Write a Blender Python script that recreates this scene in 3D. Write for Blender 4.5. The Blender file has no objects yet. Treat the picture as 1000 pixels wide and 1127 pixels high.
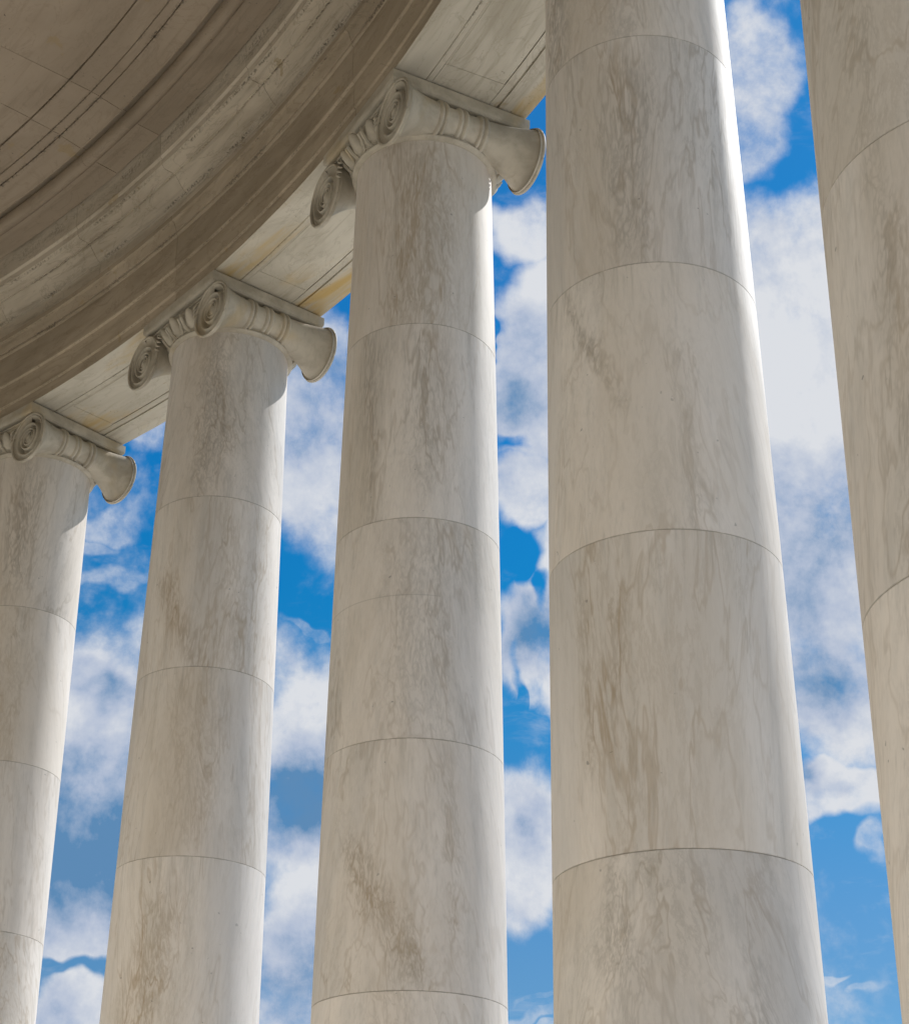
import bpy, bmesh, math, random
from math import pi, sin, cos, radians, degrees, atan2, sqrt
random.seed(7)
C = bpy.context.scene.collection
EYE = 1.65
CX, CY = 2.3417, 20.5882          # centre of the round colonnade
RING = 23.2508
A0, DA = radians(-60.660), radians(-9.98608)
RN = 0.66

# ------------------------------------------------------------------ helpers
def setp(o, label=None, cat=None, group=None, kind=None):
    if label: o['label'] = label
    if cat: o['category'] = cat
    if group: o['group'] = group
    if kind: o['kind'] = kind
    return o
def empty(name, loc=(0, 0, 0), rz=0.0, **k):
    o = bpy.data.objects.new(name, None); C.objects.link(o)
    o.location = loc; o.rotation_euler = (0, 0, rz); o.empty_display_size = .2
    return setp(o, **k)
def mobj(name, verts, faces, mat, parent=None, smooth=False, angle=None, **k):
    me = bpy.data.meshes.new(name); me.from_pydata([tuple(v) for v in verts], [], [tuple(f) for f in faces])
    bm = bmesh.new(); bm.from_mesh(me); bmesh.ops.recalc_face_normals(bm, faces=bm.faces)
    if smooth:
        for f in bm.faces: f.smooth = True
        if angle is not None:
            for e in bm.edges:
                if len(e.link_faces) == 2 and e.calc_face_angle(0) > radians(angle): e.smooth = False
    bm.to_mesh(me); bm.free(); me.materials.append(mat)
    o = bpy.data.objects.new(name, me); C.objects.link(o)
    if parent: o.parent = parent
    return setp(o, **k)
class MB:
    def __init__(s): s.v = []; s.f = []
    def add(s, v, f):
        n = len(s.v); s.v += list(v); s.f += [tuple(i + n for i in q) for q in f]
    def box(s, x0, x1, y0, y1, z0, z1):
        s.add([(x0,y0,z0),(x1,y0,z0),(x1,y1,z0),(x0,y1,z0),(x0,y0,z1),(x1,y0,z1),(x1,y1,z1),(x0,y1,z1)],
              [(0,3,2,1),(4,5,6,7),(0,1,5,4),(1,2,6,5),(2,3,7,6),(3,0,4,7)])
    def grid(s, rows, closed_u=False, closed_v=False):
        nu, nv = len(rows), len(rows[0]); v = [p for r in rows for p in r]; f = []
        for i in range(nu if closed_u else nu-1):
            for j in range(nv if closed_v else nv-1):
                i2, j2 = (i+1) % nu, (j+1) % nv
                f.append((i*nv+j, i2*nv+j, i2*nv+j2, i*nv+j2))
        s.add(v, f)
    def tube(s, pts, r, n=8, closed=False):
        import mathutils
        V = mathutils.Vector; pts = [V(p) for p in pts]; rows = []; N = len(pts)
        for i, p in enumerate(pts):
            a = pts[(i-1) % N] if (closed or i) else p; b = pts[(i+1) % N] if (closed or i < N-1) else p
            t = (b-a).normalized(); up = V((0, 0, 1)) if abs(t.z) < .9 else V((1, 0, 0))
            e1 = t.cross(up).normalized(); e2 = t.cross(e1)
            rr = r[i] if isinstance(r, (list, tuple)) else r
            rows.append([p + e1*rr*cos(2*pi*k/n) + e2*rr*sin(2*pi*k/n) for k in range(n)])
        s.grid(rows, closed_u=closed, closed_v=True)
        if not closed:
            base = len(s.v)-len(rows)*n
            s.f.append(tuple(base+k for k in range(n))); s.f.append(tuple(base+(len(rows)-1)*n+k for k in range(n)))
    def lathe(s, prof, n=96, close_prof=False):
        rows = [[(r*cos(2*pi*k/n), r*sin(2*pi*k/n), z) for k in range(n)] for r, z in prof]
        s.grid(rows, closed_u=close_prof, closed_v=True)
    def build(s, name, mat, parent=None, **k): return mobj(name, s.v, s.f, mat, parent, **k)

def revolve(name, prof, a0, a1, mat, parent=None, joints=(), step=radians(1.0), jw=0.004, jd=0.02, closed=True, smooth=True, **k):
    """profile of (rho, z) swept about the colonnade centre; at each joint angle a narrow groove is sunk into the profile"""
    n = len(prof); nor = []
    for i in range(n):
        a = prof[i-1] if (closed or i) else prof[i]; b = prof[(i+1) % n] if (closed or i < n-1) else prof[i]
        t = (b[0]-a[0], b[1]-a[1]); l = sqrt(t[0]**2+t[1]**2) or 1; nor.append((t[1]/l, -t[0]/l))
    area = sum(prof[i][0]*prof[(i+1) % n][1]-prof[(i+1) % n][0]*prof[i][1] for i in range(n))
    sg = -1 if area > 0 else 1
    st = []; m = max(2, int(abs(a1-a0)/step)); 
    js = sorted([j for j in joints if min(a0, a1) < j < max(a0, a1)])
    lo, hi = min(a0, a1), max(a0, a1)
    for i in range(m+1):
        a = lo+(hi-lo)*i/m
        if all(abs(a-j)*22 > jw*2.5 for j in js): st.append((a, 0))
    for j in js:
        w = jw/22.0
        st += [(j-w*1.3, 0), (j-w*.6, jd), (j+w*.6, jd), (j+w*1.3, 0)]
    st.sort()
    rows = []
    for a, d in st:
        rows.append([(CX+(r+sg*nx*d)*cos(a), CY+(r+sg*nx*d)*sin(a), z+sg*nz*d) for (r, z), (nx, nz) in zip(prof, nor)])
    mb = MB(); mb.grid(rows, closed_v=closed)
    if closed and hi-lo < 2*pi-1e-4:
        mb.f.append(tuple(range(n))); b = (len(rows)-1)*n; mb.f.append(tuple(b+i for i in range(n)))
    return mb.build(name, mat, parent, smooth=smooth, angle=18, **k)
def ang(kk): return A0 + (kk-2)*DA
def pol(rho, a, z=0): return (CX+rho*cos(a), CY+rho*sin(a), z)

# ------------------------------------------------------------------ materials
class NT:
    def __init__(s, name, world=None):
        if world: s.m = world
        else: s.m = bpy.data.materials.new(name)
        s.m.use_nodes = True; s.t = s.m.node_tree; s.t.nodes.clear()
    def n(s, typ, **k):
        x = s.t.nodes.new(typ)
        for a, b in k.items(): setattr(x, a, b)
        return x
    def put(s, sock, v):
        if isinstance(v, bpy.types.NodeSocket): s.t.links.new(v, sock)
        elif v is not None: sock.default_value = v
    def math(s, op, a, b=None, c=None, clamp=False):
        x = s.n('ShaderNodeMath', operation=op, use_clamp=clamp); s.put(x.inputs[0], a)
        if b is not None: s.put(x.inputs[1], b)
        if c is not None: s.put(x.inputs[2], c)
        return x.outputs[0]
    def vm(s, op, a, b=None, out=0):
        x = s.n('ShaderNodeVectorMath', operation=op); s.put(x.inputs[0], a)
        if b is not None: s.put(x.inputs[1], b)
        return x.outputs['Value'] if out else x.outputs[0]
    def noise(s, vec, scale, detail=4, rough=.5, dist=0, w=None, typ='FBM', lac=2.0):
        x = s.n('ShaderNodeTexNoise', noise_dimensions='4D' if w is not None else '3D'); x.noise_type = typ
        s.put(x.inputs['Vector'], vec); x.inputs['Scale'].default_value = scale; x.inputs['Detail'].default_value = detail
        x.inputs['Roughness'].default_value = rough; x.inputs['Distortion'].default_value = dist; x.inputs['Lacunarity'].default_value = lac
        if w is not None: s.put(x.inputs['W'], w)
        return x
    def ss(s, v, a, b, lo=0.0, hi=1.0):
        x = s.n('ShaderNodeMapRange', interpolation_type='SMOOTHSTEP'); s.put(x.inputs[0], v)
        for i, q in enumerate((a, b, lo, hi)): s.put(x.inputs[i+1], q)
        return x.outputs[0]
    def lin(s, v, a, b, lo=0.0, hi=1.0):
        x = s.n('ShaderNodeMapRange'); s.put(x.inputs[0], v)
        for i, q in enumerate((a, b, lo, hi)): s.put(x.inputs[i+1], q)
        return x.outputs[0]
    def mix(s, f, a, b, mode='MIX'):
        x = s.n('ShaderNodeMix', data_type='RGBA', blend_type=mode); s.put(x.inputs[0], f)
        for i, q in ((6, a), (7, b)):
            s.put(x.inputs[i], q if isinstance(q, bpy.types.NodeSocket) else (*q[:3], 1))
        return x.outputs[2]
    def sep(s, v):
        x = s.n('ShaderNodeSeparateXYZ'); s.put(x.inputs[0], v); return x.outputs
    def comb(s, x_, y_, z_):
        x = s.n('ShaderNodeCombineXYZ')
        for i, q in enumerate((x_, y_, z_)): s.put(x.inputs[i], q)
        return x.outputs[0]
    def attr(s, name):
        x = s.n('ShaderNodeAttribute', attribute_type='OBJECT', attribute_name=name); return x.outputs
    def out(s, col, rough, bump=None, bs=.3, bd=.01, spec=.4, sss=0):
        b = s.n('ShaderNodeBsdfPrincipled'); s.put(b.inputs['Base Color'], col); s.put(b.inputs['Roughness'], rough)
        b.inputs['Specular IOR Level'].default_value = spec
        if bump is not None:
            x = s.n('ShaderNodeBump'); x.inputs['Strength'].default_value = bs; x.inputs['Distance'].default_value = bd
            s.put(x.inputs['Height'], bump); s.t.links.new(x.outputs[0], b.inputs['Normal'])
        o = s.n('ShaderNodeOutputMaterial'); s.t.links.new(b.outputs[0], o.inputs[0]); return s.m

def shaft_marble():
    m = NT('shaft_marble')
    pos = m.n('ShaderNodeTexCoord').outputs['Object']
    seed = m.attr('seed')['Fac']
    x, y, z = m.sep(pos)
    th = m.math('ARCTAN2', y, m.math('MULTIPLY', x, -1.0))
    off = m.comb(m.math('MULTIPLY', seed, 13.7), m.math('MULTIPLY', seed, 7.3), m.math('MULTIPLY', seed, 3.1))
    # beds of the stone run nearly upright, leaning a little differently in each drum
    lean = m.attr('lean')['Fac']
    xs = m.math('ADD', x, m.math('MULTIPLY', z, lean)); ys = m.math('ADD', y, m.math('MULTIPLY', z, lean))
    pz = m.vm('ADD', m.comb(xs, ys, m.math('MULTIPLY', z, .17)), off)
    warp = m.noise(pz, 1.6, 3, .55).outputs['Color']
    pw = m.vm('ADD', pz, m.vm('SCALE', m.vm('SUBTRACT', warp, (.5, .5, .5)))); 
    pw.node.inputs[1].links[0].from_node.inputs['Scale'].default_value = .38
    def vein(scale, w, det=4, rough=.6):
        v = m.noise(pw, scale, det, rough).outputs['Fac']
        return m.ss(m.math('ABSOLUTE', m.math('SUBTRACT', v, .5)), 0.0, w, 1.0, 0.0)
    v1 = vein(2.6, .022, 4, .62); v2 = vein(9.5, .055, 5, .7); v3 = vein(22, .09, 2, .6)
    patch = m.ss(m.noise(pz, 1.5, 3, .5).outputs['Fac'], .46, .64)
    # named streaks of this drum: soft bands the veins crowd into
    wob = m.math('MULTIPLY', m.math('SUBTRACT', m.noise(pz, 5.0, 4, .65).outputs['Fac'], .5), .55)
    masks = []
    for i in '12':
        a = m.sep(m.attr('band'+i)['Vector']); b = m.sep(m.attr('size'+i)['Vector'])
        dz = m.math('SUBTRACT', z, a[1])
        t = m.math('SUBTRACT', m.math('SUBTRACT', th, a[0]), m.math('MULTIPLY', a[2], dz))
        t = m.math('ABSOLUTE', m.math('ADD', t, wob))
        k1 = m.ss(m.math('DIVIDE', t, b[0]), .1, 1.5, 1, 0)
        k2 = m.ss(m.math('DIVIDE', m.math('ABSOLUTE', m.math('ADD', dz, wob)), b[1]), .6, 1.15, 1, 0)
        masks.append(m.math('MULTIPLY', m.math('MULTIPLY', k1, k2), b[2]))
    band = m.math('MAXIMUM', masks[0], masks[1])
    fine = m.noise(m.vm('MULTIPLY', pw, (1, 1, .35)), 26, 4, .6).outputs['Fac']
    streak = m.noise(m.vm('MULTIPLY', pz, (1, 1, .25)), 9, 5, .62).outputs['Fac']
    cloud = m.noise(pz, 2.1, 3, .5).outputs['Fac']
    base = m.mix(m.ss(cloud, .35, .68), (.81, .742, .672), (.735, .665, .595))
    base = m.mix(m.ss(streak, .46, .74, 0, .26), base, (.45, .425, .385))
    base = m.mix(m.math('MULTIPLY', patch, .30), base, (.48, .45, .40))
    amt = m.math('ADD', .07, m.math('MULTIPLY', patch, .30)); amt = m.math('ADD', amt, m.math('MULTIPLY', band, .40))
    tone = m.mix(m.attr('warmth')['Fac'], (.31, .295, .275), (.42, .335, .24))
    warmn = m.ss(m.noise(pz, 2.7, 2, .5).outputs['Fac'], .5, .68)
    vcol = m.mix(m.math('MULTIPLY', warmn, .6), tone, (.42, .31, .20))
    c = m.mix(m.math('MULTIPLY', band, .17), base, vcol)
    c = m.mix(m.math('MULTIPLY', v1, m.math('ADD', amt, .17)), c, m.mix(.5, vcol, (.47, .36, .25)))
    c = m.mix(m.math('MULTIPLY', m.math('MULTIPLY', v2, amt), .75), c, vcol)
    c = m.mix(m.math('MULTIPLY', m.math('MULTIPLY', v3, m.math('ADD', .10, m.math('MULTIPLY', band, .55))), .8), c, vcol)
    c = m.mix(m.ss(fine, .55, .75, 0, .22), c, (.36, .33, .29))
    pit = m.ss(m.noise(m.vm('ADD', pos, off), 15, 2, .5).outputs['Fac'], .745, .775)
    c = m.mix(m.math('MULTIPLY', pit, .5), c, (.12, .11, .10))
    sm = m.sep(m.attr('seam')['Vector'])          # a narrow joint round part of the drum, where it has one
    sl_ = m.ss(m.math('ABSOLUTE', m.math('SUBTRACT', z, sm[0])), .003, .007, 1, 0)
    sl_ = m.math('MULTIPLY', sl_, m.math('MULTIPLY', m.math('GREATER_THAN', th, sm[1]), m.math('LESS_THAN', th, sm[2])))
    c = m.mix(m.math('MULTIPLY', sl_, .25), c, (.2, .18, .15))
    zn = m.noise(m.vm('MULTIPLY', pz, (1, 1, .7)), 1.1, 3, .5).outputs['Fac']
    c = m.mix(m.ss(zn, .52, .66, 0, .45), c, (.66, .575, .475))
    c = m.mix(m.ss(zn, .48, .34, 0, .40), c, (.585, .562, .545))
    gr = m.ss(m.noise(m.vm('MULTIPLY', pos, (6, 6, .8)), 3, 6, .7).outputs['Fac'], .54, .72, 0, .20)   # thin rain streaks
    c = m.mix(gr, c, (.36, .33, .28))
    jt = m.sep(m.attr('joint')['Vector'])
    up = m.math('SUBTRACT', jt[1], z); dn = m.math('SUBTRACT', z, jt[0])
    near = m.math('ADD', m.math('MINIMUM', up, dn), m.math('MULTIPLY', m.math('SUBTRACT', m.noise(pos, 12, 4, .7).outputs['Fac'], .5), .02))
    c = m.mix(m.ss(near, .001, .008, .38, 0), c, (.26, .23, .19))      # grime and small chips along the joints
    drip = m.noise(m.comb(m.math('MULTIPLY', th, 14), m.math('MULTIPLY', z, .8), seed), 1.0, 5, .7).outputs['Fac']
    c = m.mix(m.math('MULTIPLY', m.ss(up, 0, .5, .40, 0), m.ss(drip, .5, .72)), c, (.38, .34, .28))
    gain = m.attr('gain')['Fac']
    c = m.vm('SCALE', c); m.put(c.node.inputs['Scale'], gain)
    rough = m.lin(cloud, .3, .7, .58, .72)
    return m.out(c, rough, m.math('ADD', m.noise(pos, 3, 3, .5).outputs['Fac'], m.math('MULTIPLY', fine, .12)), .3, .012, spec=.25)

def carved_marble():
    m = NT('carved_marble'); pos = m.n('ShaderNodeTexCoord').outputs['Object']
    rnd = m.n('ShaderNodeObjectInfo').outputs['Random']
    p = m.vm('ADD', pos, m.comb(m.math('MULTIPLY', rnd, 31), 0, m.math('MULTIPLY', rnd, 17)))
    a = m.noise(p, 3.2, 5, .6, .6).outputs['Fac']; b = m.noise(m.vm('MULTIPLY', p, (2, .6, 1)), 9, 5, .65).outputs['Fac']
    c = m.mix(m.ss(a, .35, .68), (.52, .465, .375), (.38, .335, .265))
    c = m.mix(m.ss(b, .5, .75, 0, .5), c, (.34, .29, .22))
    ya = m.ss(m.noise(p, 1.7, 3, .5).outputs['Fac'], .58, .72)
    c = m.mix(m.math('MULTIPLY', ya, .35), c, (.52, .37, .17))
    return m.out(c, .62, m.noise(p, 40, 3, .6).outputs['Fac'], .25, .004, spec=.3)

def block_stone(name, c1, c2, dark, stain=0, vs=1.0, speck=0.3, rings=(), jointstain=0.0):
    """stone of the ring; streaks follow the courses (rho, angle), dirt sits along named courses"""
    m = NT(name); g = m.n('ShaderNodeNewGeometry'); pos = g.outputs['Position']
    x, y, z = m.sep(pos)
    dx = m.math('SUBTRACT', x, CX); dy = m.math('SUBTRACT', y, CY)
    rho = m.math('SQRT', m.math('ADD', m.math('MULTIPLY', dx, dx), m.math('MULTIPLY', dy, dy)))
    a = m.math('MULTIPLY', m.math('ARCTAN2', dy, dx), 22.5)
    p = m.comb(m.math('MULTIPLY', rho, 1.0), m.math('MULTIPLY', a, .38), z)
    blk = m.math('FLOOR', m.math('DIVIDE', m.math('ADD', m.math('ARCTAN2', dy, dx), 20*abs(DA)-A0-abs(DA)*0.03), abs(DA)))
    p2 = m.vm('ADD', p, m.comb(m.math('MULTIPLY', blk, 3.7), m.math('MULTIPLY', blk, 9.1), 0))
    n1 = m.noise(p2, 1.3*vs, 5, .6, .8).outputs['Fac']; n2 = m.noise(m.vm('MULTIPLY', p2, (3, .5, 2)), 4*vs, 6, .65, .4).outputs['Fac']
    c = m.mix(m.ss(n1, .36, .66), c1, c2)
    c = m.mix(m.ss(n2, .48, .74, 0, .55), c, dark)
    va = m.noise(p2, 3.1, 5, .62, 1.2).outputs['Fac']
    vv = m.ss(m.math('ABSOLUTE', m.math('SUBTRACT', va, .5)), 0, .02, .35, 0)
    c = m.mix(vv, c, dark)
    if stain:
        s1 = m.ss(m.noise(m.vm('MULTIPLY', p2, (1.3, .8, 1)), 1.1, 4, .6, .5).outputs['Fac'], .53, .70)
        c = m.mix(m.math('MULTIPLY', s1, stain), c, (.50, .33, .10))
    wn = m.n('ShaderNodeTexWhiteNoise', noise_dimensions='2D'); m.put(wn.inputs['Vector'], m.comb(blk, m.math('FLOOR', m.math('MULTIPLY', z, 2.3)), 0))
    c = m.vm('SCALE', c); m.put(c.node.inputs['Scale'], m.lin(wn.outputs['Value'], 0, 1, .90, 1.07))
    ys = m.ss(m.noise(m.vm('MULTIPLY', p, (1, 2.2, 1)), 2.4, 4, .6, .3).outputs['Fac'], .665, .70)
    c = m.mix(m.math('MULTIPLY', ys, .55), c, (.34, .25, .13))
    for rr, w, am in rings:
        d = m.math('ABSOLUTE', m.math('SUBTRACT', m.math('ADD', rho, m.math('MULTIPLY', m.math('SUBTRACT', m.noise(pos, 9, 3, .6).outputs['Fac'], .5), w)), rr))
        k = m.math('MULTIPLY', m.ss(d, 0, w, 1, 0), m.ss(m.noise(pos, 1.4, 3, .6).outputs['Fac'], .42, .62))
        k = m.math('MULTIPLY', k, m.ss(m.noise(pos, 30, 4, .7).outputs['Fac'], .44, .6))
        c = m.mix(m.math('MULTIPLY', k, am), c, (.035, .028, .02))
    sp = m.ss(m.noise(pos, 24, 3, .6).outputs['Fac'], .66, .70)
    sp = m.math('MULTIPLY', sp, m.ss(m.noise(pos, 1.1, 3, .6).outputs['Fac'], .52, .66))
    c = m.mix(m.math('MULTIPLY', sp, speck), c, (.05, .04, .03))
    return m.out(c, .72, m.math('ADD', m.noise(pos, 30, 4, .6).outputs['Fac'], n2), .22, .006, spec=.25)

def plain(name, col, rough, sc=6, var=.15):
    m = NT(name); pos = m.n('ShaderNodeTexCoord').outputs['Object']
    a = m.noise(pos, sc, 5, .6).outputs['Fac']; b = m.noise(pos, sc*.15, 3, .5).outputs['Fac']
    lo = tuple(v*(1-var) for v in col); hi = tuple(min(.9, v*(1+var)) for v in col)
    c = m.mix(m.ss(m.math('MULTIPLY', m.math('ADD', a, b), .5), .35, .65), lo, hi)
    return m.out(c, rough, a, .2, .004)

SHAFT = shaft_marble(); CARVED = carved_marble()
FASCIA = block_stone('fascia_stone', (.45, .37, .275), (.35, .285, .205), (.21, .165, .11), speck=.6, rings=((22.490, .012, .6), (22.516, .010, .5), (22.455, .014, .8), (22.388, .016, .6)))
SOFFIT = block_stone('soffit_marble', (.58, .53, .435), (.46, .415, .33), (.33, .285, .21), stain=.85, speck=.6, rings=((23.66, .02, .4), (22.87, .02, .5)))
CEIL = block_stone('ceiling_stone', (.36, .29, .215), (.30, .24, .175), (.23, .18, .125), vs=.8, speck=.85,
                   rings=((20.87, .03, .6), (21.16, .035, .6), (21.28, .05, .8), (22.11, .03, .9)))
BED = block_stone('moulding_stone', (.63, .55, .44), (.49, .42, .325), (.25, .20, .14), speck=.6, rings=((22.35, .02, .9), (22.52, .025, .8), (22.19, .02, .7), (22.127, .012, .5)))
FLOOR = plain('floor_stone', (.82, .745, .64), .6, 3)
STEP = plain('step_marble', (.78, .74, .68), .6, 4)
WALLM = plain('wall_marble', (.82, .75, .645), .6, 1.2, .06)
PAVE = plain('terrace_paving', (.62, .58, .52), .8, 2)
GRASS = plain('grass_green', (.06, .09, .03), .95, 9, .4)

# ------------------------------------------------------------------ columns
ZN = 10.749 + EYE
JO = [ZN, 8.646+EYE, 6.677+EYE, 4.708+EYE, 2.739+EYE, .770+EYE, .45]
def rad(z):
    d = ZN - z; return RN + .0162*d - .00046*d*d
SEAMS = {(2, 2): (7.609, -1.35, .6)}
FEAT = {  # (theta, z, slant, half-width, half-height, amount)
 (3, 1): [(-.904, 9.25, -.02, .27, .95, 1.0)],
 (3, 2): [(-.50, 7.8, .55, .09, .62, .8), (-1.35, 7.0, 0, .12, .8, .5)],
 (3, 3): [(-.33, 5.5, .05, .10, .62, .75), (-.66, 5.5, -.05, .09, .60, .75)],
 (3, 4): [(-.627, 3.7, .08, .13, .75, .7), (-1.66, 3.7, -.03, .13, 1.0, .8)],
 (3, 0): [(-.10, 10.7, 0, .25, .55, .9), (-.9, 10.8, 0, .3, .5, .5)],
 (2, 0): [(-1.05, 11.3, 0, .55, 1.1, .7)],
 (2, 1): [(-.35, 9.3, .03, .16, 1.0, .8), (-1.2, 9.4, 0, .30, .9, .45)],
 (2, 2): [(-1.15, 7.3, 0, .42, .95, .45)],
 (2, 3): [(-.78, 5.0, .64, .22, .62, 1.0), (-1.5, 5.5, .1, .12, .9, .5)],
 (2, 4): [(-.9, 3.8, .1, .3, .8, .4)],
 (1, 0): [(-.80, 11.3, .05, .32, 1.1, .75)],
 (1, 1): [(-.50, 8.9, .55, .20, .62, .8), (-1.3, 9.3, .1, .2, .9, .4)],
 (1, 2): [(-.92, 7.3, .03, .40, .95, .6)],
 (1, 3): [(-.55, 5.3, -.25, .32, .9, .8)],
 (0, 0): [(-.77, 11.4, .03, .32, 1.0, .7)],
 (0, 1): [(-.96, 9.2, .1, .22, 1.0, .5)],
 (4, 2): [(-.381, 6.9, 0, .13, .6, .8)],
 (4, 3): [(-.43, 5.6, .02, .12, .9, .8)],
}
def drum_mesh(i):
    z1, z0 = JO[i], JO[i+1]; n = 128; b = .0036; prof = []
    zt = z1 if i == 0 else z1 - b; zb = z0 + b
    if i: prof += [(rad(z1)-.03, z1-.0005), (rad(z1)-b*1.2, z1-.0005), (rad(z1)-b*.3, z1-b*.5)]
    m = 10
    for k in range(m+1):
        z = zt+(zb-zt)*k/m; prof.append((rad(z), z))
    if i < 5: prof += [(rad(z0)-b*.3, z0+b*.5), (rad(z0)-b*1.2, z0+.0005), (rad(z0)-.03, z0+.0005)]
    mb = MB(); mb.lathe(prof, n)
    N = len(prof); mb.f.append(tuple(range(n))); mb.f.append(tuple((N-1)*n+k for k in range(n)))
    return mb

R_V, FAC = .325, .64
def volute_mesh(sx, st):
    """carved scroll face at x = sx*.745: a channel between raised fillets, wound on its own spiral grid"""
    mb = MB(); cy, cz = st*.735, 10.805+EYE
    def P(r, a, h):                            # a runs clockwise from the top, outwards first
        return (sx*(.742+h), cy + st*r*sin(a)*.97, cz + r*cos(a))
    Rs = lambda a: R_V*.955*FAC**(a/(2*pi))
    turns, n, m = 4.0, 96, 14; rows = []
    for q in range(int(turns*n)+1):
        a = 2*pi*q/n; row = []
        for v in range(m+1):
            v /= m; r = Rs(a+2*pi*v)
            amp = .018+.062*min(1, r/.22)
            f = (.5-.5*cos(2*pi*min(1, max(0, (v-.10)/.80))))**.6
            row.append(P(r, a, -.002-amp*f))
        rows.append(row)
    mb.grid(rows)
    rows = []
    for q in range(n+1):                       # the widening gusset outside the first turn
        a = 2*pi*q/n; r1 = Rs(a); w = R_V-r1
        rows.append([P(R_V-w*k/6, a, -.002-min(.030, w*.55)*sin(pi*k/6)**.7) for k in range(7)])
    mb.grid(rows)
    rows = [[P(.062*sin(k/8*pi/2), 2*pi*j/24, -.030+.030*cos(k/8*pi/2)) for j in range(24)] for k in range(9)]
    mb.grid(rows, closed_v=True)
    rows = [[P(R_V, 2*pi*j/96, h) for j in range(96)] for h in (-.001, -.045)]
    mb.grid(rows, closed_v=True)
    pts = [P(R_V, 2*pi*k/72, -.008) for k in range(72)]
    mb.tube(pts, .017, 8, closed=True)
    return mb
def bolster_mesh(st):
    mb = MB(); rows = []; n = 56; xs = [-.735+1.47*k/150 for k in range(151)]
    for x in xs:
        e = .82*(abs(x)/.735)**3.4+.18*(abs(x)/.735)**1.3
        R = .165+.157*e; cy = .632+.101*e; cz = 10.985-.18*e+EYE
        # the moulded belt round the middle
        for c0, w, h in ((-.245, .022, .026), (-.19, .022, .026), (-.03, .022, .026), (.03, .022, .026), (.19, .022, .026), (.245, .022, .026)):
            d = abs(x-c0)/w
            if d < 1: R += h*sqrt(1-d*d)
        rows.append([(x, st*(cy + R*cos(2*pi*k/n)), cz+R*sin(2*pi*k/n)) for k in range(n)])
    mb.grid(rows, closed_v=True)
    return mb
def egg_mesh(sx, a):
    """one egg in its shell on the echinus"""
    mb = MB(); r0 = .715; zc = 10.925+EYE; rows = []
    base = 0 if sx > 0 else pi
    def P(u, v, d):   # u across, v up, d outwards, on the curved flank
        aa = base+a+u/r0; rr = r0+.085*(v/.11)+d
        return (rr*cos(aa), rr*sin(aa), zc+v)
    for i in range(11):
        f = i/10*pi/2; row = []
        for j in range(20):
            t = 2*pi*j/20; row.append(P(.072*sin(f)*cos(t)*(1-.15*sin(t)), .115*sin(f)*sin(t), .085*cos(f)))
        rows.append(row)
    mb.grid(rows, closed_v=True)
    for w, hh, dd, tr in ((.104, .150, .052, .021), (.126, .175, .020, .012)):
        pts = [P(w*cos(t), hh*sin(t)+.02, dd) for t in [pi*(1+k/18)-0.15+0.3*k/18 for k in range(19)]]
        mb.tube(pts, tr, 6)
    return mb

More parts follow.
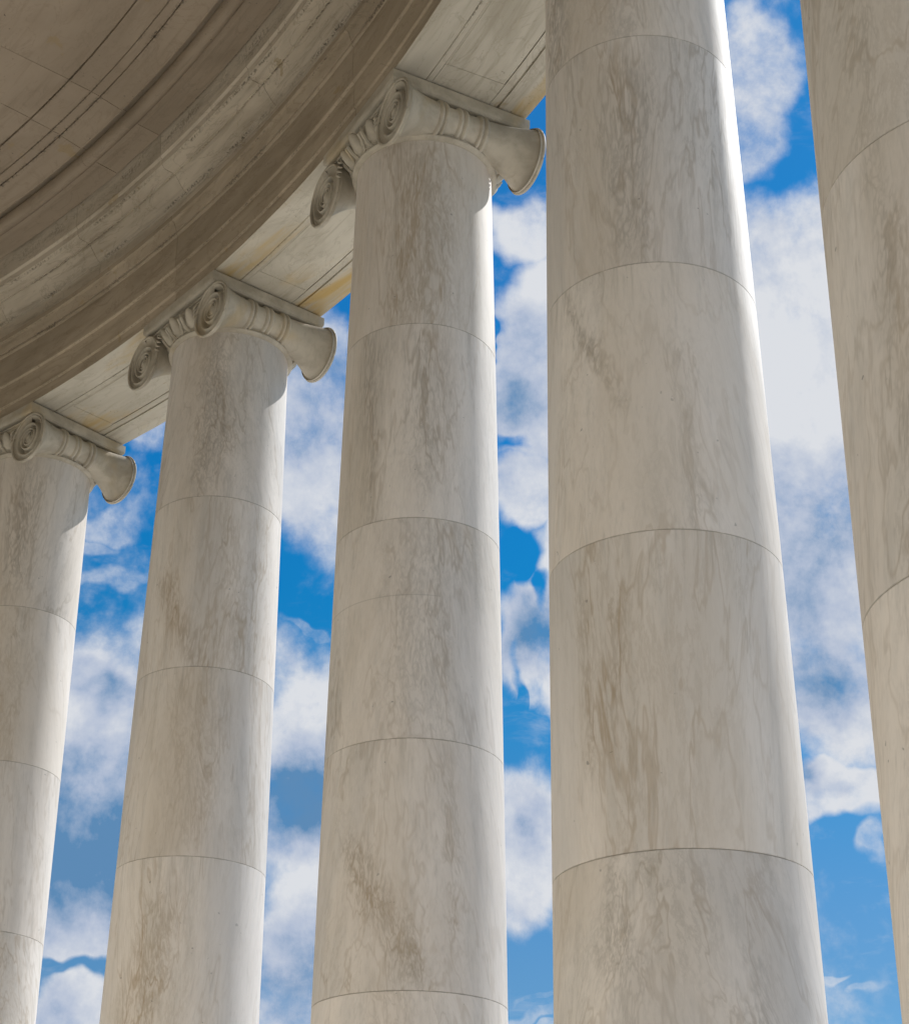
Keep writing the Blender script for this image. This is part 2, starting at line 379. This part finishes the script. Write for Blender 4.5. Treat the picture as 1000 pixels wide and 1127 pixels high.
CAPPARTS = {}
def build_column(k, first=None):
    a = ang(k); x, y, _ = pol(RING, a)
    return x, y, a
def make_column(k, label):
    x, y, a = build_column(k)
    t = empty('marble_column', (x, y, 0), a, label=label, cat='column', kind='thing', group='tall marble columns of the curved colonnade')
    mb = MB()
    mb.lathe([(1.04, 0), (1.06, .02), (1.06, .14), (1.04, .155), (1.0, .16)] + [(.98+.05*sin(pi*i/10), .165+.13*i/10) for i in range(11)] +
             [(.93, .30), (.90, .32), (.885, .34)] + [(.885+.03*sin(pi*i/8), .345+.075*i/8) for i in range(9)] + [(.83, .425), (.80, .449), (.5, .449)], 96)
    mb.build('base', SHAFT, t, smooth=True, angle=35)
    for i in range(6):
        drum_mesh(i).build('shaft_drum', SHAFT, t, smooth=True, angle=30)
    cap = MB(); Z = EYE                        # capital: echinus body is the part, its carvings are sub-parts
    cap.lathe([(RN-.02, ZN-.002), (RN+.005, ZN), (.70, 10.845+Z), (.715, 10.87+Z)] +
              [(.715+.05*sin(i/8*pi/2), 10.87+Z+.15*(1-cos(i/8*pi/2))) for i in range(9)] + [(.765, 11.05+Z), (.74, 11.08+Z), (.3, 11.08+Z)], 96)
    cap = cap.build('capital', CARVED, t, smooth=True, angle=35)
    m = MB(); m.lathe([(RN-.02, ZN+.004), (RN-.012, ZN+.001)] + [(.668+.046*sin(pi*i/10), ZN+.002+.060*i/10) for i in range(11)] + [(.655, ZN+.065), (.655, ZN+.077), (.705, ZN+.080), (.708, ZN+.092), (.66, ZN+.097)], 96)
    m.build('astragal', CARVED, cap, smooth=True, angle=40)
    m = MB(); m.box(-.665, .665, -.60, .60, 11.03+Z, 11.166+Z)
    for s in (-1, 1):
        m.box(min(s*.665, s*.70), max(s*.665, s*.70), -.66, .66, 11.035+Z, 11.13+Z)
        m.tube([(s*.708, -.70+.05*j, 11.118+Z) for j in range(29)], .013, 8)
        m.tube([(s*.706, -.56+.05*j, 11.045+Z) for j in range(23)], .011, 8)
    m.build('channel', CARVED, cap, smooth=True, angle=40)
    m = MB(); pr = [(.72, 11.168), (.735, 11.172), (.752, 11.190), (.757, 11.206), (.760, 11.215), (.760, 11.308), (.752, 11.312), (.70, 11.312), (.70, 11.3285)]
    rows = [[(sx*h, sy*h, z+Z) for sx, sy in ((-1, -1), (1, -1), (1, 1), (-1, 1))] for h, z in pr]
    m.grid(rows, closed_v=True); m.f.append((0, 1, 2, 3)); L = len(pr)*4; m.f.append((L-4, L-3, L-2, L-1))
    m.build('abacus', CARVED, cap)
    for st in (-1, 1):
        bolster_mesh(st).build('bolster', CARVED, cap, smooth=True, angle=50)
        for sx in (-1, 1): volute_mesh(sx, st).build('volute', CARVED, cap, smooth=True, angle=60)
    for sx in (-1, 1):
        for ea in (-.345, 0, .345): egg_mesh(sx, ea).build('egg_carving', CARVED, cap, smooth=True, angle=50)
        for ea in (-.1725, .1725):
            d = MB(); base = 0 if sx > 0 else pi
            P = lambda u, v, dd: ((.715+.085*v/.11+dd)*cos(base+ea+u/.765), (.715+.085*v/.11+dd)*sin(base+ea+u/.765), 10.925+Z+v)
            d.add([P(0, -.12, .02), P(-.018, .10, -.02), P(0, .10, .03), P(.018, .10, -.02)], [(0, 1, 2), (0, 2, 3), (1, 3, 2), (0, 3, 1)])
            d.build('dart_carving', CARVED, cap)
        for st in (-1, 1):                     # small leaf sprays filling the corners beside the scrolls
            m = MB()
            for q in range(4):
                a0 = .435+.004*q; L = .085-.008*q
                m.tube([(sx*(.725+.03*sin(pi*w/6)), st*(a0-L*w/6), 11.035+Z-.05*q-.075*sin(pi*.5*w/6)) for w in range(7)], [.004, .010, .013, .014, .013, .010, .004], 8)
            m.build('palmette_carving', CARVED, cap, smooth=True)
    return t
def dup(root, k, label):
    x, y, a = build_column(k)
    r = root.copy(); C.objects.link(r); r.location = (x, y, 0); r.rotation_euler = (0, 0, a); r['label'] = label
    for ch in list(root.children):
        c = ch.copy(); C.objects.link(c); c.parent = r
        for g in ch.children:
            d = g.copy(); C.objects.link(d); d.parent = c
    return r
LAB = {2: 'middle marble column of the five, its whole carved capital showing beside the broad column',
       0: 'farthest and lowest marble column, cut by the edge so only half its capital shows',
       1: 'slim marble column with a whole capital, lower and smaller than the middle one',
       3: 'broadest fully visible marble column, grey-veined near its top, running up out of view',
       4: 'nearest marble column, wholly in shade, cut by the picture edge and without visible capital',
       -1: 'marble column beyond the left edge of the view', 5: 'marble column beyond the right edge of the view'}
cols = {2: make_column(2, LAB[2])}
for k in (0, 1, 3, 4, -1, 5): cols[k] = dup(cols[2], k, LAB[k])
rs = random.Random(11)
for k, t in cols.items():
    ds = [c for c in t.children if c.name.startswith('shaft_drum')]
    ds.sort(key=lambda o: -max(v.co.z for v in o.data.vertices))
    for c in t.children:
        if c.name.startswith('base'): c['seed'] = 5.0+k; c['joint'] = (-99., 99., 0.); c['seam'] = (-99., 0., 0.); c['lean'] = 0.0; c['warmth'] = .4; c['gain'] = 1.0; c['band1'] = (0., -99., 0.); c['band2'] = (0., -99., 0.); c['size1'] = (.1, .1, 0.); c['size2'] = (.1, .1, 0.)
    for i, d in enumerate(ds):
        d['seed'] = round(rs.uniform(0, 40), 3); d['lean'] = round(rs.uniform(-.26, .26), 3)
        d['warmth'] = round(rs.uniform(.25, .95), 3); d['gain'] = round(rs.uniform(.93, 1.04), 3)
        d['joint'] = (float(JO[i+1]), float(JO[i]), 0.) if i else (float(JO[1]), 99., 0.)
        d['seam'] = SEAMS.get((k, i), (-99., 0., 0.))
        F = FEAT.get((k, i), [])
        for j in (0, 1):
            f = F[j] if j < len(F) else (0., -99., 0., .1, .1, 0.)
            d['band%d' % (j+1)] = (float(f[0]), float(f[1]), float(f[2])); d['size%d' % (j+1)] = (float(f[3]), float(f[4]), float(f[5]))

# ------------------------------------------------------------------ entablature and ceiling over the columns
Z = EYE
AE0, AE1 = ang(-7), ang(13)
J0 = [ang(k-.03) for k in range(-7, 13)]; JH = [ang(k+.48) for k in range(-7, 13)]; JT = [ang(k-.28) for k in range(-7, 13)]
ent = empty('entablature', pol(RING, ang(2), 11.33+Z), 0, label='curved stone entablature of stepped bands resting on the capitals under the ceiling', cat='entablature', kind='thing')
arch = [(22.53, 11.33), (22.527, 11.47), (22.505, 11.485), (22.503, 11.79), (22.478, 11.805), (22.476, 12.255),
        (22.462, 12.262), (22.452, 12.275), (22.45, 12.292), (22.462, 12.302), (22.462, 12.312), (22.448, 12.318), (22.440, 12.335),
        (22.418, 12.40), (22.405, 12.425), (22.372, 12.432), (22.368, 12.50), (22.40, 12.53), (22.9, 12.56), (23.6, 12.56), (23.99, 12.5), (23.99, 11.33),
        (23.672, 11.33), (23.668, 11.352), (23.652, 11.352), (23.648, 11.33), (23.572, 11.33), (23.572, 11.38), (22.925, 11.38), (22.925, 11.33),
        (22.868, 11.33), (22.866, 11.338), (22.858, 11.338), (22.856, 11.33)]
def rel(o, par):
    o.parent = par; o.matrix_parent_inverse = __import__('mathutils').Matrix.Translation(par.location).inverted(); return o
# faces of the architrave: inner bands, soffit
iN = 21
inner = arch[:22]
rel(revolve('architrave', [(r, z+Z) for r, z in arch[:21]] + [(23.99, 11.42+Z), (22.62, 11.42+Z), (22.60, 11.3305+Z)], AE0, AE1, FASCIA, joints=J0, jw=.003, jd=.010), ent)
sof = [(22.532, 11.3295), (22.56, 11.328)] 
so = [(22.604, 11.33), (22.604, 11.415), (23.986, 11.415), (23.988, 11.33)] + arch[22:]
so = [(r, z+Z) for r, z in so]
# soffit strip begins at the inner arris
so[0] = (22.5335, 11.3285+Z); so[1] = (22.604, 11.3285+Z); so.insert(2, (22.604, 11.415+Z))
so[3] = (23.986, 11.415+Z)
rel(revolve('architrave_soffit', so, AE0, AE1, SOFFIT, joints=J0, jw=.003, jd=.008), ent)
for k in range(-2, 7):
    w = .235
    for nm, a, b, r0, r1, zz in (('soffit_block', k-.2585, k+.2585, 22.929, 23.568, 11.3305), ('soffit_panel', k+.2600, k+.7400, 22.948, 23.562, 11.3320)):
        lo, hi = ang(b), ang(a)
        p = [(r0, zz+.003), (r0+.003, zz), (r1-.003, zz), (r1, zz+.003), (r1, 11.378), (r0, 11.378)]
        rel(revolve(nm, [(r, z+Z) for r, z in p], lo, hi, SOFFIT, step=radians(.8)), ent)
    p = [(22.93, 11.340), (22.934, 11.337), (23.564, 11.337), (23.567, 11.340), (23.567, 11.379), (22.93, 11.379)]
    rel(revolve('panel_bed', [(r, z+Z) for r, z in p], ang(k+.742), ang(k+.258), SOFFIT, step=radians(.8)), ent)
fr = [(22.56, 12.555), (22.547, 12.56), (22.547, 12.89), (23.9, 12.89), (23.9, 12.565)]
rel(revolve('frieze', [(r, z+Z) for r, z in fr], AE0, AE1, BED, joints=JH), ent)
bed = [(22.55, 12.8925), (22.535, 12.90), (22.53, 12.915), (22.50, 12.93), (22.46, 12.975), (22.40, 13.05), (22.372, 13.09), (22.366, 13.104), (22.356, 13.106), (22.352, 13.096),
       (22.335, 13.094), (22.33, 13.108), (22.225, 13.112), (22.205, 13.118), (22.195, 13.135), (22.175, 13.16), (22.165, 13.235), (22.15, 13.25), (22.138, 13.262),
       (22.132, 13.40), (22.120, 13.52), (22.112, 13.555), (22.112, 13.70), (24.0, 13.70), (24.0, 12.8925)]
rel(revolve('bed_moulding', [(r, z+Z) for r, z in bed], AE0, AE1, BED, joints=JH+J0, jw=.003, jd=.010), ent)
cor = [(23.905, 12.6), (23.99, 12.62), (24.0, 12.885), (24.02, 13.1), (24.1, 13.2), (24.15, 13.22), (24.42, 13.24), (24.43, 13.45), (24.5, 13.55), (24.52, 13.66), (24.3, 13.72), (24.005, 13.78), (24.003, 12.89), (23.903, 12.88)]
rel(revolve('outer_cornice', [(r, z+Z) for r, z in cor], AE0, AE1, STEP, joints=J0), ent)

ce = empty('porch_ceiling', pol(21, ang(2), 13.7+Z), 0, label='dark stained stone ceiling with curved grooves and a round moulding', cat='ceiling', kind='thing')
cp = [(17.7, 13.725), (20.858, 13.725), (20.861, 13.745), (20.873, 13.745), (20.876, 13.712), (21.150, 13.709), (21.153, 13.722), (21.161, 13.722), (21.164, 13.704),
      (21.270, 13.702), (21.273, 13.716), (21.281, 13.716), (21.284, 13.692), (21.56, 13.655), (21.572, 13.645), (21.580, 13.68), (21.772, 13.66), (21.782, 13.570), (22.095, 13.558), (22.099, 13.575), (22.109, 13.575), (22.1105, 13.72), (22.1105, 13.95), (17.7, 13.95)]
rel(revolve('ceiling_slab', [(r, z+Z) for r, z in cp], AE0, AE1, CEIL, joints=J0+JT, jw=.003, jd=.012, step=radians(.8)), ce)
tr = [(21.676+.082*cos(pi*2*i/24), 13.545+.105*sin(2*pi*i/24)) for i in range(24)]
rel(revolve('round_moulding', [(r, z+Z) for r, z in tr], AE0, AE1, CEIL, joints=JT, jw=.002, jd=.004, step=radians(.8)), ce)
rf = [(17.2, 13.955), (24.35, 13.955), (24.35, 14.05), (17.2, 14.3)]
rel(revolve('roof_slab', [(r, z+Z) for r, z in [(17.2, 13.96), (24.3, 13.96), (24.3, 14.1), (17.2, 14.4)]], AE0, AE1, STEP, smooth=False), ce)

# inner wall of the walkway, behind the viewer
wl = empty('rotunda_wall', pol(17.4, ang(2)), 0, label='curved marble wall on the inner side of the walkway, behind the viewpoint', cat='wall', kind='thing')
rel(revolve('wall_face', [(17.2, 0), (17.65, 0), (17.65, 13.95+Z), (17.2, 13.95+Z)], AE0, AE1, WALLM, joints=J0, jw=.01), wl)

# ------------------------------------------------------------------ floor, steps, ground
mb = MB()
for i, (r0, r1, z) in enumerate([(0.0, 24.6, 0.0)]):
    n = 180
    mb.add([(CX+r1*cos(2*pi*j/n), CY+r1*sin(2*pi*j/n), 0) for j in range(n)] + [(CX+r1*cos(2*pi*j/n), CY+r1*sin(2*pi*j/n), -.6) for j in range(n)],
           [tuple(range(n))] + [(j, (j+1) % n, n+(j+1) % n, n+j) for j in range(n)])
mb.build('walkway_floor', FLOOR, kind='structure')
prof = []; r = 24.604; z = -.001
mb = MB(); n = 180; rows = []
pr = [(24.604, -.02)]
for i in range(10):
    pr += [(pr[-1][0]+.45, pr[-1][1])]; pr += [(pr[-1][0], pr[-1][1]-.16)]
pr += [(34, pr[-1][1]), (34, -2.97)]
rows = [[(CX+a*cos(2*pi*j/n), CY+a*sin(2*pi*j/n), b) for j in range(n)] for a, b in pr]
mb.grid(rows, closed_v=True); mb.build('steps', STEP, kind='structure')
mb = MB(); mb.add([(CX+3000*cos(2*pi*j/64), CY+3000*sin(2*pi*j/64), -3.0) for j in range(64)], [tuple(range(64))])
mb.build('ground', GRASS, kind='structure')
mb = MB(); mb.add([(CX+70*cos(2*pi*j/96), CY+70*sin(2*pi*j/96), -2.98) for j in range(96)], [tuple(range(96))])
mb.build('pavement', PAVE, kind='structure')

# ------------------------------------------------------------------ sky
SUN_AZ, SUN_EL = radians(-46), radians(43.5)
w = bpy.data.worlds.new('World'); bpy.context.scene.world = w
m = NT('', world=w)
sky = m.n('ShaderNodeTexSky', sky_type='NISHITA'); sky.sun_disc = False; sky.sun_elevation = SUN_EL
sky.sun_rotation = pi/2 - SUN_AZ
sky.air_density = 1.0; sky.dust_density = SKY_DUST = .4; sky.ozone_density = 3.0
d = m.vm('NORMALIZE', m.n('ShaderNodeTexCoord').outputs['Generated'])
dx, dy, dz = m.sep(d)
az = m.math('MULTIPLY', m.math('ARCTAN2', dy, dx), 180/pi)
el = m.math('MULTIPLY', m.math('ARCSINE', dz), 180/pi)
ae0 = m.comb(az, el, 0)
nz = m.noise(d, 9, 3, .62).outputs['Color']
nv = m.vm('SUBTRACT', nz, (.5, .5, .5)); sc = m.vm('SCALE', nv); sc.node.inputs['Scale'].default_value = 5.0
nz2 = m.noise(d, 38, 2, .6).outputs['Color']
nv2 = m.vm('SUBTRACT', nz2, (.5, .5, .5)); sc2 = m.vm('SCALE', nv2); sc2.node.inputs['Scale'].default_value = 1.3
ae = m.vm('ADD', ae0, m.vm('MULTIPLY', m.vm('ADD', sc, sc2), (1, 1, 0)))
CLOUDS = [(11.57, 29.12, 1.12, 1.17, 0.4), (12.58, 25.92, 1.53, 0.58, 0.24), (11.67, 24.17, 1.58, 0.35, 0.22), (13.07, 25.22, 0.95, 0.29, 0.22), (10.77, 18.5, 7.26, 4.25, 1), (12.14, 14.51, 5.79, 1.95, 1), (5.23, 18.42, 3.1, 4.22, 1), (11.96, 12.9, 2.57, 0.71, 1), (12.14, 10.65, 2.8, 1.18, 1), (4.5, 12.72, 2.66, 3.35, 1), (5.41, 30.6, 2.93, 4.61, 1), (5.32, 23.05, 1.1, 0.27, 0.33), (-2.68, 36.64, 2.21, 0.88, 0.75), (-3.56, 32.2, 1.9, 4.16, 1), (-2.06, 31.04, 1.39, 1.79, 0.8), (-2.88, 28.04, 1.52, 1.35, 1), (-3.49, 25.03, 1.12, 3.88, 1), (-2.31, 23.11, 1.36, 1.79, 1), (-3.45, 21.91, 0.96, 1.78, 0.9), (-1.92, 16.93, 2.15, 2.75, 1), (-2.62, 12.23, 1.77, 0.17, 0.3), (-2.61, 11.56, 2.06, 0.28, 0.38), (-2.75, 11.01, 2.05, 0.22, 0.38), (-12.45, 40.03, 1.91, 2.35, 0.6), (-13.88, 33.46, 3.56, 4.32, 1), (-11.86, 32.34, 2.72, 4.23, 1), (-13.28, 26.9, 4.48, 5.25, 1), (-13.51, 21.89, 3.36, 3.47, 1), (-13.09, 17.93, 1.63, 0.91, 0.9), (-13.84, 16.07, 0.52, 1.01, 0.55), (-12.5, 12.02, 0.73, 0.16, 0.26), (-13.62, 11.44, 0.67, 0.16, 0.24)]
HOLES = [(-1.88, 33.27, 0.25, 1.33, 0.8), (-2.53, 29.66, 0.89, 0.36, 0.6), (-1.97, 25.65, 0.3, 1.5, 0.8), (-2.49, 24.45, 0.39, 0.66, 0.9), (-3.29, 23.54, 0.33, 0.74, 0.8), (-2.65, 20.44, 0.76, 0.47, 0.9), (-1.84, 21.48, 0.32, 1.33, 0.9), (12.45, 12.19, 3.11, 0.46, 0.62)]
GREYS = [(12.03, 16.21, 5.0, 2.96, 0.95), (4.88, 17.56, 2.46, 1.91, 0.92), (5.37, 30.0, 2.75, 3.57, 0.42), (4.61, 12.02, 1.76, 1.39, 0.4), (-3.48, 31.91, 1.58, 2.08, 0.5), (-2.3, 22.96, 1.3, 1.49, 0.6), (-2.39, 17.36, 1.23, 1.31, 0.5), (-12.86, 26.05, 3.5, 3.8, 0.42), (-13.1, 20.9, 2.43, 1.73, 0.6), (-12.07, 18.22, 0.9, 0.4, 0.6), (12.22, 20.66, 2.44, 0.58, 0.45)]
def blob(b, k):
    v = m.vm('DIVIDE', m.vm('SUBTRACT', ae, (b[0], b[1], 0)), (b[2], b[3], 1))
    l = m.vm('LENGTH', v, out=1)
    return m.math('MULTIPLY', m.math('MULTIPLY_ADD', l, -k, k, clamp=True), b[4])
away = m.ss(m.math('ABSOLUTE', m.math('ADD', az, 0.0)), 22, 34)    # open sky with its own scattered clouds elsewhere
gen = m.math('MULTIPLY', m.ss(m.noise(d, 2.6, 4, .55).outputs['Fac'], .46, .58), away)
F = gen
for b in CLOUDS: F = m.math('MAXIMUM', F, blob((b[0], b[1], b[2]*1.18, b[3]*1.18, b[4]*1.25), 2.4))
for b in HOLES: F = m.math('SUBTRACT', F, blob(b, 1.8))
UPV = (.012, -.004, .022)
def tn(v): return m.noise(v, 12.5, 9, .64, .1).outputs['Fac']
tex = tn(d); tex2 = tn(m.vm('ADD', d, UPV))
dens = m.ss(m.math('ADD', F, m.math('MULTIPLY', m.math('SUBTRACT', tex, .5), 3.0)), .08, 1.22)
G = m.math('MULTIPLY', gen, .3)
for b in GREYS: G = m.math('MAXIMUM', G, blob((b[0], b[1], b[2]*1.45, b[3]*1.45, b[4]*1.12), 1.15))
lump = m.noise(d, 11, 6, .62, .15).outputs['Fac']
G = m.math('ADD', G, m.math('MULTIPLY', m.math('SUBTRACT', lump, .42), 1.15))
G = m.math('ADD', G, m.math('MULTIPLY', m.math('SUBTRACT', tex2, tex), 1.9), clamp=True)   # undersides of the billows
cc = m.mix(m.lin(G, .0, .5), (6.75, 6.95, 7.35), (4.25, 4.9, 6.2))
cc = m.mix(m.lin(G, .5, 1.0), cc, (1.05, 2.4, 4.35))
wisp = m.ss(m.noise(m.vm('MULTIPLY', d, (1, 1, 2.5)), 16, 5, .68, .4).outputs['Fac'], .52, .8, 0, .30)
dens = m.math('MAXIMUM', dens, wisp)
tint = m.vm('MULTIPLY', sky.outputs[0], m.comb(m.math('ADD', m.ss(el, 11, 25, .36, .04), m.ss(el, 29, 42, 0, .06)), m.lin(el, 12, 22, .63, .67), m.lin(el, 12, 30, .78, 1.06)))
col = m.mix(dens, tint, cc)
bg = m.n('ShaderNodeBackground'); m.put(bg.inputs[0], col); bg.inputs[1].default_value = .047
o = m.n('ShaderNodeOutputWorld'); m.t.links.new(bg.outputs[0], o.inputs[0])

sl = bpy.data.lights.new('sun', 'SUN'); sl.energy = 2.0; sl.angle = radians(.5); sl.color = (1, .975, .94)
so_ = bpy.data.objects.new('sun', sl); C.objects.link(so_)
import mathutils
sd = mathutils.Vector((cos(SUN_EL)*cos(SUN_AZ), cos(SUN_EL)*sin(SUN_AZ), sin(SUN_EL)))
so_.rotation_euler = sd.to_track_quat('Z', 'Y').to_euler(); so_.location = (0, 0, 60)

# ------------------------------------------------------------------ camera
cam = bpy.data.cameras.new('camera'); co = bpy.data.objects.new('camera', cam); C.objects.link(co)
cam.sensor_fit = 'HORIZONTAL'; cam.sensor_width = 36; cam.lens = 36*1.9116; cam.clip_end = 6000; cam.clip_start = .05
pt, rl = .47723, .00699
f = mathutils.Vector((cos(pt), 0, sin(pt))); r0 = mathutils.Vector((0, -1, 0)); u0 = r0.cross(f)
rr = cos(rl)*r0+sin(rl)*u0; uu = -sin(rl)*r0+cos(rl)*u0
M = mathutils.Matrix((rr, uu, -f)).transposed().to_4x4(); M.translation = (0, 0, EYE)
co.matrix_world = M
sc_ = bpy.context.scene; sc_.camera = co
sc_.view_settings.view_transform = 'Standard'; sc_.view_settings.look = 'None'; sc_.view_settings.exposure = 1.17; sc_.view_settings.gamma = 1
sc_.cycles.max_bounces = 6; sc_.cycles.diffuse_bounces = 4
